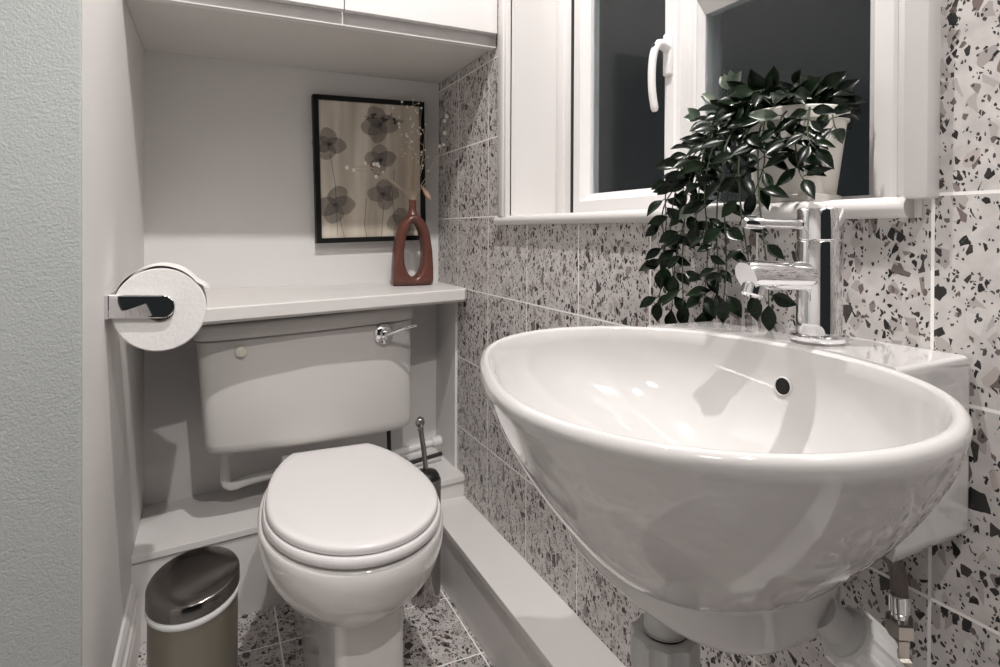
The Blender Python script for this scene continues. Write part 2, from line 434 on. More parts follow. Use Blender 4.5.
f = bm.faces.new([bm.verts.new(artp(u, v, yq)) for u, v in ((.03,.02),(.97,.02),(.97,.98),(.03,.98))]); f.material_index = 0
lay = [0]
def blob(u, v, ru, rv, ang, mi, wob=.05, n=22):
    lay[0] += 1; y = yq - .0002 * lay[0]
    ph = random.random()*6; pts = []
    for k in range(n):
        t = 2*PI*k/n; r_ = 1 + wob*math.sin(3*t+ph) + wob*.6*math.sin(5*t+2*ph)
        x, z = ru*r_*math.cos(t), rv*r_*math.sin(t)
        pts.append((u + x*math.cos(ang) - z*math.sin(ang), v + (x*math.sin(ang) + z*math.cos(ang))*.76))
    bm.faces.new([bm.verts.new(artp(a_, b2, y)) for a_, b2 in pts]).material_index = mi
def line(pts, w):
    lay[0] += 1; y = yq - .0002*lay[0]
    for (a_, b1), (c_, d1) in zip(pts, pts[1:]):
        bm.faces.new([bm.verts.new(artp(*q, y)) for q in ((a_-w,b1),(a_+w,b1),(c_+w,d1),(c_-w,d1))]).material_index = 3
for cu, cv, s_ in ((.13,.67,.085),(.17,.26,.10),(.58,.82,.10),(.58,.57,.085),(.60,.33,.085),(.78,.12,.09)):
    for k in range(4):
        a_ = k*PI/2 + random.uniform(-.4,.4)
        blob(cu + .062*math.cos(a_)*s_/.085, cv + .048*math.sin(a_)*s_/.085, s_*1.0, s_*.86, a_, 1)
    blob(cu, cv, .016, .014, 0, 2, .3)
for k in range(7): blob(.47+.05*k, .86+.02*math.sin(k*2.), .028, .018, k, 2 if k % 2 else 1, .4)
line([(.13,.60),(.17,.40),(.18,.05)], .003); line([(.20,.18),(.24,.03)], .003)
line([(.44,.30),(.42,.12),(.44,.03)], .003); line([(.60,.26),(.57,.03)], .003); line([(.70,.50),(.68,.30),(.72,.03)], .003)
obj('print', bm, [M_print, M_pet, M_petd, M_line], pc)

# ------------------------------------------------------------------ terracotta ring vase + dried flowers
VX, VY, VZ = .527, 1.715, -.158
vs = empty('ring_vase', (VX, VY, VZ), 'glazed terracotta vase with a tall oval hole through its middle', 'vase')
bm = bmesh.new()
hh = .172                                  # body height without the neck
def outer(t):      # closed outline, t 0..1 starting bottom middle going right
    pts = [(0,0),(.052,0),(.0605,.002),(.0615,.010),(.0610,.05),(.0575,.10),(.050,.15),(.041,.177),(.028,.195),(.014,.206),(0,.209)]
    return pts
def loopify(half): return half + [(-x, z) for x, z in half[-2:0:-1]]
def resample(pts, n):
    P2 = [Vector((a_, b1)) for a_, b1 in pts]; P2.append(P2[0]); Ls = [0]
    for a_, b1 in zip(P2, P2[1:]): Ls.append(Ls[-1] + (b1-a_).length)
    out = []; j = 0
    for k in range(n):
        d = Ls[-1]*k/n
        while Ls[j+1] < d: j += 1
        t = (d - Ls[j])/(Ls[j+1]-Ls[j]); q = P2[j].lerp(P2[j+1], t); out.append((q.x, q.y))
    return out
def angsort(pts, n, c):   # resample by angle about c
    dens = resample(pts, 720); A = sorted((math.atan2(z-c[1], x-c[0]), x, z) for x, z in dens); out = []
    for k in range(n):
        a_ = -PI + 2*PI*k/n
        q = min(A, key=lambda w_: abs((w_[0]-a_+PI) % (2*PI) - PI)); out.append((q[1], q[2]))
    return out
c0 = (0, .104)
n_ = 96
outl = angsort(loopify(outer(0)), n_, c0)
hole = [(.0265*math.cos(t)*(1.0 - .16*math.sin(t)), .104 + .078*math.sin(t)) for t in [-PI + 2*PI*k/n_ for k in range(n_)]]
hole = angsort(hole, n_, c0)
dep = .026
rings = []
m_ = 20
for k in range(m_):
    a_ = 2*PI*k/m_; w = .5 - .5*math.cos(a_)     # 0 at the outside, 1 at the hole
    yy = dep*math.sin(a_)
    ss = math.copysign(abs(math.sin(a_))**.8, math.sin(a_))
    cc = .5 - .5*math.copysign(abs(math.cos(a_))**.8, math.cos(a_))
    rings.append([(VX + o[0]*(1-cc) + h_[0]*cc, VY + dep*ss, VZ + o[1]*(1-cc) + h_[1]*cc) for o, h_ in zip(outl, hole)])
rings.append(rings[0])
loft(bm, rings, False, False)
bmesh.ops.remove_doubles(bm, verts=bm.verts[:], dist=.0001)
lathe(bm, (VX, VY, VZ+.192), (0,0,1), [(.022,0),(.0185,.010),(.0130,.020),(.0105,.032),(.0100,.047),(.0112,.057),(.0095,.058),(.0085,.04)], 28, True, True)
obj('vase_body', bm, M_terra, vs, smooth=60)
fb = empty('dried_flowers', (VX, VY, VZ+.249), 'wispy dried stems with tiny cream buds standing in the terracotta vase', 'dried flowers')
bs, bb_, bp_ = bmesh.new(), [], bmesh.new()
top = Vector((VX, VY, VZ+.248))
def bud(p, r):
    bb_.append((Vector(p), r*1.3))
def sprig(end, bend, buds=3, r=.0013, br=.0030):
    end = Vector(end)*1.035; mid = top.lerp(end, .5) + Vector(bend)
    pts = spline([top + Vector((random.uniform(-.004,.004), 0, -.06)), top, mid, end], 7)
    tube(bs, pts, r, 5, r*.6); bud(end, br)
    for k in range(buds):
        i = int(len(pts)*random.uniform(.62,.93)); q = pts[i] + Vector((random.uniform(-.022,.022), random.uniform(-.012,.012), random.uniform(.006,.026)))
        tube(bs, [pts[i], pts[i].lerp(q,.5)+Vector((0,0,.003)), q], r*.6, 5); bud(q, br*random.uniform(.6,1))
sprig((.612,1.66,.334), (.022,0,-.022), 2, r=.0016, br=.0046); sprig((.591,1.66,.246), (.012,0,.01), 2, br=.0035)
sprig((.345,1.66,.165), (-.006,-.01,.030), 3, r=.0015, br=.0042); sprig((.325,1.65,.170), (-.01,0,.04), 2, r=.0015, br=.0040)
sprig((.405,1.655,.150), (-.006,0,.016), 1, br=.0036)
for e in ((.455,1.67,.345),(.478,1.66,.362),(.496,1.67,.352),(.508,1.65,.370),(.523,1.66,.335),(.538,1.67,.352),(.548,1.66,.305),(.470,1.66,.300),(.500,1.65,.315),(.530,1.65,.275),(.536,1.66,.225)):
    sprig(e, (random.uniform(-.012,.012), random.uniform(-.012,.012), .0), random.randint(2,4), r=.0011, br=.0025)
for k in range(26):   # fine dry grass inside the spray
    a_ = random.uniform(-.5,.5); h_ = random.uniform(.06,.2)
    e = top + Vector((math.sin(a_)*h_*.55, random.uniform(-.02,.02), h_))
    tube(bs, [top+Vector((0,0,-.03)), top+Vector((random.uniform(-.006,.006),0,.02)), top.lerp(e,.6)+Vector((random.uniform(-.01,.01),0,0)), e], .0007, 4, .0004)
pp = spline([top+Vector((0,0,-.02)), top+Vector((.012,-.005,.035)), top+Vector((.026,-.008,.042)), top+Vector((.040,-.01,.012))], 6)
tube(bs, pp, .0008, 5)
q = pp[-10:]
rg = []
pts = [top+Vector((.022,-.008,.044)), top+Vector((.030,-.010,.036)), top+Vector((.038,-.011,.022)), top+Vector((.046,-.012,.008)), top+Vector((.050,-.012,.002))]
for p_, r_ in zip(pts, (.001,.005,.0075,.0065,.001)):
    d = Vector((.6,0,-.8)); a_, b1 = frame_axes(d); rg.append([p_ + a_*r_*math.cos(2*PI*k/12) + b1*r_*math.sin(2*PI*k/12) for k in range(12)])
loft(bp_, rg)
obj('stem', bs, M_stemd, fb, smooth=60)
for p_, r_ in bb_[:95]:
    bm = bmesh.new(); bmesh.ops.create_icosphere(bm, subdivisions=2, radius=r_, matrix=Matrix.Translation(p_) @ Matrix.Diagonal((1,1,1.2,1)))
    obj('bud', bm, M_bud, fb, smooth=60)
obj('grass_plume', bp_, M_plume, fb, smooth=60)

# ------------------------------------------------------------------ toilet (pan, seat, lid) and cistern
CX, CY, RA, BF, BBK, ROT = .234, 1.124, .150, .200, .313, -.018
def egg(z, s=1., dx=0, dy=0, flat=.262, n=96, add=0., back=None):
    o = []
    for k in range(n):
        t = 2*PI*k/n; c_, s_ = math.cos(t), math.sin(t)
        x = (RA*s + add)*c_; y = ((BF*s + add) if s_ < 0 else ((back or BBK*s) + add))*s_
        y = min(y, flat*s + add)
        o.append((CX + dx + x*math.cos(ROT) - y*math.sin(ROT), CY + dy + x*math.sin(ROT) + y*math.cos(ROT), z))
    return o
to = empty('toilet', (.24, 1.2, ZF), 'white ceramic toilet with its lid closed', 'toilet')
bm = bmesh.new()
loft(bm, [egg(-.496,.965), egg(-.4965,.985), egg(-.494,.995), egg(-.490,1.), egg(-.486,.996), egg(-.4835,.985), egg(-.482,.965), egg(-.4815,.9), egg(-.4815,.5)])
lid = obj('lid', bm, M_seat, to, smooth=45)
bm = bmesh.new()
loft(bm, [egg(-.5135,1.0), egg(-.514,1.018), egg(-.512,1.030), egg(-.506,1.034), egg(-.501,1.030), egg(-.4985,1.02), egg(-.498,.99), egg(-.498,.7)])
obj('seat', bm, M_seat, to, smooth=45)
bm = bmesh.new()
rings = []
def bowl_ring(t, ex=0.):
    sc = 1.084*(1 - .437*t**1.97); return sc
rings.append(egg(-.5185, 1.00, dy=.012)); rings.append(egg(-.5185, 1.05, dy=.012)); rings.append(egg(-.521, 1.072, dy=.012))
for i in range(15):
    t = (i/14)*.99; rings.append(egg(-.526 - .150*t, bowl_ring(t), dy=.012 - .027*t + .05*t*t))
loft(bm, rings)
# shelf of the pan behind the seat hinges
hexa(bm, [(.140,1.33,-.60),(.345,1.33,-.60),(.345,1.57,-.60),(.150,1.57,-.60),(.135,1.33,-.512),(.345,1.33,-.512),(.352,1.57,-.562),(.150,1.57,-.548)], bev=.010, seg=3)
obj('pan', bm, M_cer2, to, smooth=50)
bm = bmesh.new()
def ped(z, k, r=.018):
    x0, x1, y0, y1 = .186-.006*k, .300+.006*k, 1.015-.01*k, 1.50+.02*k
    o = []
    for (cx, cy, a0) in ((x1-r, y0+r, -PI/2), (x1-r, y1-r, 0), (x0+r, y1-r, PI/2), (x0+r, y0+r, PI)):
        for j in range(6): a_ = a0 + PI/2*j/5; o.append((cx + r*math.cos(a_), cy + r*math.sin(a_), z))
    return o
loft(bm, [ped(ZF,1.3), ped(-.88,1.0), ped(-.80,.4), ped(-.70,.2), ped(-.66,.4), ped(-.63,.6)])
obj('pedestal', bm, M_cer2, to, smooth=50)
for hx, hy in ((.178,1.412),(.322,1.408)):
    bm = bmesh.new(); lathe(bm, (hx,hy,-.512), (0,0,1), [(.016,-.008),(.016,.006),(.013,.012),(.006,.014)], 20)
    obj('hinge_cap', bm, M_seat, to, smooth=50)

ci = empty('cistern', (.23, 1.8, -.53), 'wide white low-level cistern fixed to the back wall under the shelf', 'cistern')
FLt, FLb = Vector((-.0365,1.56,-.261)), Vector((-.0170,1.56,-.529))
FRt, FRb = Vector((.508,1.64,-.247)), Vector((.509,1.64,-.552))
def cist_ring(t, grow=0., yb=1.80, zoff=0., nx=9.):
    """t 0 top .. 1 bottom"""
    a_ = FLt.lerp(FLb, t); b1 = FRt.lerp(FRb, t); o = []
    for k in range(80):
        an = 2*PI*k/80; c_, s_ = math.cos(an), math.sin(an)
        u = math.copysign(abs(c_)**(2/nx), c_); v = math.copysign(abs(s_)**(2/nx), s_)
        w = .5 + .5*u; f_ = a_.lerp(b1, w); bulge = .020*(1-u*u)*(1-v)/2
        yf = f_.y - bulge; y = yf + (yb - yf)*(.5+.5*v)
        cen = a_.lerp(b1, .5); x = f_.x
        x += (x - cen.x)*grow/.26; y = y - (grow if v < 0 else 0)*(-v)
        z = f_.z + zoff
        o.append((x, y, z))
    return o
bm = bmesh.new()
loft(bm, [cist_ring(0,-.004), cist_ring(.01,0), cist_ring(.5,0), cist_ring(.90,.001), cist_ring(.955,-.001), cist_ring(.98,-.005), cist_ring(.994,-.012), cist_ring(1.0,-.024)])
obj('tank', bm, M_cist, ci, smooth=50)
bm = bmesh.new()
loft(bm, [cist_ring(0,.0,zoff=.0025), cist_ring(0,.004,zoff=.0025), cist_ring(0,.006,zoff=.006), cist_ring(0,.006,zoff=.030), cist_ring(0,.002,zoff=.036), cist_ring(0,-.01,zoff=.038)])
obj('cistern_lid', bm, M_cist, ci, smooth=50)
bm = bmesh.new(); lathe(bm, (.0605,1.555,-.286), (-.05,-1,0), [(.0125,-.012),(.0125,.002),(.0105,.004),(.004,.0045)], 28)
tag(obj('blanking_plug', bm, mat('cream_plug', (.74,.71,.62), .35), ci, smooth=40), 'round cream plug')
bm = bmesh.new(); lathe(bm, (.414,1.606,-.275), (.1,-1,0), [(.027,-.012),(.027,.003),(.023,.007),(.013,.010),(.012,.022),(.007,.025)], 28)
lv = obj('flush_lever', bm, M_chrome, ci, smooth=40)
bm = bmesh.new()
tube(bm, spline([(.412,1.585,-.275),(.434,1.576,-.268),(.464,1.562,-.256),(.490,1.555,-.250)], 5), .0055, 12, .0035)
obj('lever_arm', bm, M_chrome, lv, smooth=50)

# pipework around the cistern
op = empty('overflow_pipe', (.03, 1.69, -.52), 'white plastic pipe bending out from under the cistern to the left of the toilet', 'pipe')
bm = bmesh.new()
tube(bm, [(.030,1.69,-.541)] + spline([(.030,1.69,-.56),(.030,1.69,-.632),(.036,1.69,-.645),(.050,1.69,-.650),(.10,1.69,-.640),(.20,1.69,-.632)], 6), .0125, 16)
obj('pipe', bm, M_plast, op, smooth=50)
bm = bmesh.new(); lathe(bm, (.030,1.69,-.572), (0,0,1), [(.015,0),(.0175,.003),(.0175,.022),(.015,.025),(.013,.045)], 8)
obj('coupling_nut', bm, M_plast, op, smooth=25)
wp = empty('water_pipe', (.55, 1.72, -.63), 'white horizontal pipe end beside the toilet brush', 'pipe')
bm = bmesh.new(); tube(bm, [(.44,1.735,-.658),(.52,1.735,-.645),(.600,1.735,-.634)], .0115, 16); obj('pipe', bm, M_plast, wp, smooth=50)
bm = bmesh.new(); lathe(bm, (.595,1.735,-.635), (1,0,.12), [(.0125,0),(.016,.003),(.016,.028),(.010,.033)], 16); obj('end_cap', bm, M_plast, wp, smooth=40)
bp2 = empty('black_pipe', (.47, 1.68, -.60), 'thin black supply pipe dropping from the cistern and running right', 'pipe')
bm = bmesh.new()
tube(bm, spline([(.455,1.70,-.50),(.455,1.70,-.60),(.462,1.70,-.655),(.50,1.70,-.672),(.56,1.705,-.668),(.618,1.71,-.662)], 6), .006, 10)
obj('pipe', bm, M_black, bp2, smooth=50)
bm = bmesh.new(); lathe(bm, (.455,1.70,-.535), (0,0,-1), [(.010,0),(.010,.02),(.007,.024)], 6); obj('pipe_nut', bm, M_black, bp2)

# toilet brush
tb = empty('toilet_brush', (.476,1.425,ZF), 'slim chrome toilet brush in a dark holder on the right of the toilet', 'toilet brush')
bx, by = .478, 1.435
bm = bmesh.new(); lathe(bm, (bx,by,ZF), (0,0,1), [(.036,0),(.0365,.004),(.0365,.30),(.034,.303),(.034,.292)], 32)
obj('holder', bm, M_dchrome, tb, smooth=40)
bm = bmesh.new(); lathe(bm, (bx,by,ZF+.297), (0,0,1), [(.0335,0),(.033,.012),(.027,.021),(.010,.026)], 32)
obj('holder_cap', bm, M_black, tb, smooth=40)
bm = bmesh.new()
tube(bm, [(bx,by,-.60),(bx-.006,by,-.54),(bx-.014,by,-.49)], .0062, 14)
lathe(bm, (bx-.014,by,-.492), (-.1,0,1), [(.0055,0),(.0075,.002),(.0075,.008),(.0065,.010),(.0105,.016),(.0118,.023),(.0095,.031),(.004,.035)], 20)
obj('brush_handle', bm, M_dchrome, tb, smooth=45)

# pedal bin
pb = empty('waste_bin', (-.030,1.12,ZF), 'small round steel bin with polished lid and white liner', 'bin')
bcx, bcy, bz = -.028, 1.125, -.593
def slant(bm, z0=-.66):
    for v in bm.verts:
        if v.co.z > z0: v.co.z += .10*(v.co.x-bcx) + .17*(v.co.y-bcy)
bm = bmesh.new(); lathe(bm, (bcx,bcy,ZF+.012), (0,0,1), [(.066,0),(.0675,.004),(.0675,bz-.010-ZF-.012),(.064,bz-.010-ZF-.012)], 56)
slant(bm); obj('bin_body', bm, M_steel, pb, smooth=40)
bm = bmesh.new(); lathe(bm, (bcx,bcy,ZF), (0,0,1), [(.069,0),(.069,.014),(.066,.016)], 48); obj('base_ring', bm, M_black, pb, smooth=40)
bm = bmesh.new(); lathe(bm, (bcx,bcy,bz-.016), (0,0,1), [(.068,0),(.0705,.002),(.0712,.006),(.0700,.012),(.067,.014)], 56); slant(bm); obj('liner_rim', bm, M_bag, pb, smooth=60)
bm = bmesh.new(); lathe(bm, (bcx,bcy,bz-.003), (0,0,1), [(.066,0),(.0705,.001),(.0700,.020),(.0680,.0235),(.0665,.0242),(.045,.0255),(.02,.026),(.004,.0262)], 56)
slant(bm); lb = obj('bin_lid', bm, M_binlid, pb, smooth=38)
bm = bmesh.new(); box(bm, bcx-.02, bcx+.02, bcy+.064, bcy+.074, bz-.014, bz+.010, bev=.003); slant(bm); obj('lid_hinge', bm, M_black, pb)
bm = bmesh.new(); box(bm, bcx-.022, bcx+.022, bcy-.092, bcy-.06, ZF+.006, ZF+.012, bev=.002); obj('pedal', bm, M_black, pb)

# ------------------------------------------------------------------ roll holder and roll
rh = empty('toilet_roll_holder', (XL,1.19,-.127), 'chrome toilet roll holder on the left wall', 'toilet roll holder')
bm = bmesh.new()
ya = 1.180
def arm_ring(y, g):
    o = []; h_ = .0195 - g; xe = -.078; zc0, zc1 = -.1265, -.1305
    o += [(XL+.004, y, zc0+h_), (XL+.004, y, zc0-h_)]
    for k in range(13): a_ = -PI/2 + PI*k/12; o.append((xe + h_*math.cos(a_), y, zc1 + h_*math.sin(a_)))
    return o
loft(bm, [arm_ring(ya+.006,0), arm_ring(ya+.001,0), arm_ring(ya,.0012)])
obj('arm', bm, M_chrome, rh, smooth=40)
bm = bmesh.new(); box(bm, XL, XL+.006, ya-.004, ya+.125, -.147, -.107, bev=.001); obj('wall_plate', bm, M_chrome, rh)
bm = bmesh.new(); tube(bm, [(-.083,ya+.004,-.131),(-.083,ya+.13,-.131)], .009, 18); obj('spindle', bm, M_chrome, rh, smooth=50)
tr = empty('toilet_roll', (-.083,1.25,-.135), 'full white toilet roll on the chrome holder', 'toilet roll')
bm = bmesh.new()
R_, r_, y0, y1 = .0715, .021, ya+.010, ya+.112
rc = (-.0815, -.1365)
def cyl(y, R): return [(rc[0]+R*math.cos(2*PI*k/72), y, rc[1]+R*math.sin(2*PI*k/72)) for k in range(72)]
loft(bm, [cyl(y0,r_), cyl(y0,R_*.5), cyl(y0,R_-.002), cyl(y0+.002,R_), cyl(y1-.002,R_), cyl(y1,R_-.002), cyl(y1,r_), cyl(y0,r_)], False, False)
bmesh.ops.remove_doubles(bm, verts=bm.verts[:], dist=.00005)
rl = obj('paper_roll', bm, M_paper, tr, smooth=40)
bm = bmesh.new(); loft(bm, [cyl(y0+.0005,r_+.0002), cyl(y0+.0005,r_-.0015), cyl(y1-.0005,r_-.0015), cyl(y1-.0005,r_+.0002)], False, False); obj('cardboard_core', bm, M_card, tr, smooth=40)
bm = bmesh.new()
fp = []
for k in range(17):
    a_ = math.radians(165 - 125*k/16); rr_ = R_ + .0012 + .004*max(0, math.sin((k/16)*PI))
    fp.append((rc[0] + rr_*math.cos(a_), rc[1] + rr_*math.sin(a_)))
fp += [(fp[-1][0]+.010, fp[-1][1]-.006), (fp[-1][0]+.021, fp[-1][1]-.014)]
for yy in (0, 1):
    pass
lo = [[(x, y, z) for x, z in fp] + [(x, y, z-.0009) for x, z in fp[::-1]] for y in (y0-.001, y1)]
loft(bm, lo); obj('loose_sheet', bm, M_paper, tr, smooth=60)

# ------------------------------------------------------------------ basin
BC = (.365, .415)
CO = [0.202, 0.008, 0.003, -0.02, 0.012, -0.001, -0.005]
def rad(t): return CO[0] + sum(CO[2*k-1]*math.cos(k*t) + CO[2*k]*math.sin(k*t) for k in (1,2,3))
NB = 120
def bl(z, s, dx=0, dy=0, inset=0.):
    o = []
    for k in range(NB):
        t = 2*PI*k/NB; r = rad(t)*s - inset
        o.append((BC[0]+dx+r*math.cos(t), BC[1]+dy+r*math.sin(t), z))
    return o
wb = empty('wash_basin', (.60, .43, -.25), 'large white oval wash basin hung on the terrazzo wall', 'wash basin')
bm = bmesh.new()
def outer_layer(t, inset=0.):
    return bl(-.125 - .195*t, 1 - .586*t**1.593 - 1.6*max(0, t-.74)**2, .047*t, .034*t, inset)
rings = [outer_layer(t) for t in [i/22 for i in range(22, -1, -1)]]
rings += [bl(-.1215,1,0,0,.0005), bl(-.1183,1,0,0,.0025), bl(-.1170,1,0,0,.0058), bl(-.1177,1,0,0,.0088), bl(-.1200,1,0,0,.0112)]
for i in range(1, 19):
    t = i/18; s = (1 - .80*t**1.9); rings.append(bl(-.1235 - .138*(1-(1-t)**1.35), s, .055*t, .012*t, .0125))
loft(bm, rings)
# deck for the tap and the block against the wall
zt = -.1150
def rimpt(t, ins): r = rad(t)-ins; return (BC[0]+r*math.cos(t), BC[1]+r*math.sin(t))
cand = [rimpt(math.radians(a_), .0060) for a_ in range(-60, 100)]
arc = [p for p in cand if .3235 <= p[1] <= .603]
poly = [(XR-.0005,.3235),(XR-.0005,.603)] + [(arc[-1][0],.603)] + arc[::-1] + [(arc[0][0],.3235)]
v0 = [bm.verts.new((x, y, zt)) for x, y in poly]; v1 = [bm.verts.new((x, y, -.282)) for x, y in poly]
fs = [bm.faces.new(v0), bm.faces.new(v1[::-1])]
for i in range(len(poly)):
    j = (i+1) % len(poly); fs.append(bm.faces.new((v0[i], v1[i], v1[j], v0[j])))
es = [e for e in {e for f in fs for e in f.edges} if max(e.verts[0].co.x, e.verts[1].co.x) > XR-.01 and (abs(e.verts[0].co.y-e.verts[1].co.y) < 1e-4) and abs(e.verts[0].co.x-e.verts[1].co.x) > 1e-4
      or (abs(e.verts[0].co.z-e.verts[1].co.z) > .1 and e.verts[0].co.x > XR-.01)]
bmesh.ops.bevel(bm, geom=es, offset=.010, segments=4, affect='EDGES', profile=.5)
# rounded drum below the bowl hiding the trap
def drum(z, s):
    o = []
    for k in range(96):
        t = 2*PI*k/96; c_, s_ = math.cos(t), math.sin(t)
        o.append((.467 + .101*s*math.copysign(abs(c_)**(2/2.9), c_), .512 + .152*s*math.copysign(abs(s_)**(2/2.9), s_), z))
    return o
loft(bm, [drum(-.365,.84), drum(-.364,.91), drum(-.361,.955), drum(-.356,.98), drum(-.347,.995), drum(-.33,1.0), drum(-.29,1.0), drum(-.255,.99)])
obj('bowl', bm, M_cer, wb, smooth=50)
# overflow hole on the inner side below the tap
bm = bmesh.new()
oc = Vector((.5443,.452,-.162)); on_ = Vector((-.994,-.044,.104)).normalized()
lathe(bm, oc, on_, [(.0102,-.005),(.0102,.0006),(.0092,.0012),(.0084,.0004),(.0082,-.001)], 32)
ov = obj('overflow_ring', bm, M_cer, wb, smooth=40)
bm = bmesh.new(); lathe(bm, oc, on_, [(.0084,-.003),(.0084,.0008)], 32); tag(obj('overflow_hole', bm, M_hole, wb, smooth=40), 'black round overflow hole')
bm = bmesh.new(); lathe(bm, (.418,.427,-.2585), (0,0,1), [(.030,0),(.030,.002),(.024,.004),(.018,.0035),(.018,.010),(.012,.013)], 32); obj('waste_plug', bm, M_chrome, wb, smooth=40)

# tap
tp = empty('basin_tap', (.5815,.434,-.1128), 'chrome mixer tap with a pin lever on the basin', 'tap')
tx, ty = .5790, .4365
bm = bmesh.new(); lathe(bm, (tx,ty,-.1125), (0,0,1), [(.0275,0),(.0285,.0015),(.0285,.0050),(.0265,.0065),(.0225,.0068)], 40); obj('base_flange', bm, M_chrome, tp, smooth=35)
bm = bmesh.new(); lathe(bm, (tx,ty,-.1065), (0,0,1), [(.0222,0),(.0222,.097),(.0212,.0985)], 48); obj('tap_body', bm, M_chrome, tp, smooth=35)
bm = bmesh.new(); lathe(bm, (tx,ty,-.0075), (0,0,1), [(.0212,0),(.0222,.0012),(.0222,.0310),(.0205,.0335),(.006,.0345)], 48); hdc = obj('lever_cap', bm, M_chrome, tp, smooth=35)
bm = bmesh.new()
dl = Vector((-.93,.28,.02)).normalized(); lp = Vector((tx,ty,.0085))
lathe(bm, lp + dl*.018, dl, [(.0050,0),(.0050,.047),(.0062,.048),(.0062,.066),(.0050,.068)], 20); obj('lever_pin', bm, M_chrome, hdc, smooth=35)
bm = bmesh.new()
sp0 = Vector((tx,ty,-.0455)); ds = Vector((-.86,.10,.03)); ds.normalize()
tube(bm, [sp0, sp0+ds*.045, sp0+ds*.088] + [sp0+ds*(.088+.014*math.sin(a_))+Vector((0,0,-.014*(1-math.cos(a_)))) for a_ in (.25,.5)], .0150, 28)
so = obj('spout', bm, M_chrome, tp, smooth=50)
bm = bmesh.new(); lathe(bm, sp0+ds*.084+Vector((0,0,-.010)), (-.30,.03,-1), [(.0105,0),(.0115,.001),(.0115,.010),(.0098,.012),(.0092,.009)], 28); obj('aerator', bm, M_chrome, so, smooth=35)

# traps and hoses below the basin
bt = empty('bottle_trap', (.415,.48,-.42), 'grey plastic trap collar hanging below the basin bowl', 'waste trap')
bm = bmesh.new(); lathe(bm, (.405,.472,-.35), (0,0,-1), [(.020,0),(.020,.040),(.0225,.041)], 36); obj('pipe_stub', bm, M_gplast, bt, smooth=40)
bm = bmesh.new(); lathe(bm, (.405,.472,-.3905), (0,0,-1), [(.0215,0),(.0222,.001),(.0215,.003)], 36); obj('rubber_ring', bm, M_black, bt, smooth=40)
bm = bmesh.new()
def ribbed(c, ax, R, h, ribs=12):
    c = Vector(c); ax = Vector(ax).normalized(); a_, b1 = frame_axes(ax); rg = []
    for rs_, hs in ((.82,0),(.98,.04*h),(1,.12*h),(1,.85*h),(.94,h)):
        o = []
        for k in range(ribs*6):
            t = 2*PI*k/(ribs*6); rr_ = R*rs_*(1 + (.09 if k % 6 in (0, 1) else 0)); o.append(c + ax*hs + a_*rr_*math.cos(t) + b1*rr_*math.sin(t))
        rg.append(o)
    loft(bm, rg)
ribbed((.405,.472,-.394), (0,0,-1), .031, .045, 10)
obj('collar_nut', bm, M_gplast, bt, smooth=35)
bm = bmesh.new(); lathe(bm, (.405,.472,-.438), (0,0,-1), [(.026,0),(.030,.004),(.030,.09),(.020,.105)], 36); obj('trap_bottle', bm, M_gplast, bt, smooth=40)
M_wnut = mat('white_nut_plastic', (.72,.72,.71), .3)
wn = empty('waste_pipe', (.53,.40,-.36), 'white ribbed plastic pipe nut below the basin beside the hose', 'waste pipe')
bm = bmesh.new(); ax = Vector((.55,-.25,-.55)).normalized(); c1 = Vector((.512,.358,-.358))
ribbed(c1, ax, .0255, .034, 11); obj('ribbed_nut', bm, M_wnut, wn, smooth=35)
bm = bmesh.new(); lathe(bm, c1-ax*.030, ax, [(.016,0),(.016,.022),(.0215,.027),(.0215,.031)], 32); obj('inlet', bm, M_gplast, wn, smooth=40)
bm = bmesh.new(); tube(bm, spline([c1+ax*.028, c1+ax*.05, c1+ax*.08+Vector((.01,0,-.02)), (.60,.33,-.46), (.60,.33,-.60)], 6), .016, 24); obj('pipe', bm, M_gplast, wn, smooth=50)
hs = empty('supply_hose', (.60,.36,-.33), 'dark braided tap hose running down to a brass valve', 'hose')
bm = bmesh.new(); tube(bm, spline([(.578,.395,-.255),(.592,.378,-.29),(.602,.368,-.325),(.604,.366,-.352)], 6), .0075, 14); obj('braided_hose', bm, M_hose, hs, smooth=50)
bm = bmesh.new(); lathe(bm, (.604,.366,-.350), (0,0,-1), [(.0085,0),(.0095,.001),(.0095,.016),(.0075,.018),(.0075,.026)], 24); obj('crimp_collar', bm, M_chrome, hs, smooth=30)
bm = bmesh.new(); lathe(bm, (.604,.366,-.374), (0,0,-1), [(.0125,0),(.0135,.002),(.0135,.014),(.0110,.016),(.0095,.018),(.0095,.034),(.0125,.036),(.0125,.050),(.0070,.053),(.0070,.30)], 6); obj('isolation_valve', bm, M_brass, hs)

# ------------------------------------------------------------------ trailing plant
PX, PY = .700, .566
pt = empty('potted_plant', (PX,PY,.0385), 'trailing dark green leafy plant in a cream pot on the window sill', 'plant')
bm = bmesh.new(); lathe(bm, (PX,PY,.0376), (0,0,1), [(.050,0),(.054,.003),(.055,.010),(.050,.012),(.046,.008)], 48); obj('saucer', bm, M_pot, pt, smooth=40)
bm = bmesh.new(); lathe(bm, (PX,PY,.046), (0,0,1), [(.046,0),(.0495,.004),(.0612,.096),(.0640,.097),(.0645,.111),(.0625,.113),(.0600,.111),(.0585,.095)], 56); obj('pot', bm, M_pot, pt, smooth=40)
bm = bmesh.new(); lathe(bm, (PX,PY,.137), (0,0,1), [(.0575,0),(.0575,.006),(.03,.012),(.004,.014)], 36); obj('soil', bm, M_soil, pt, smooth=60)
lf, lv2, st = bmesh.new(), bmesh.new(), bmesh.new()
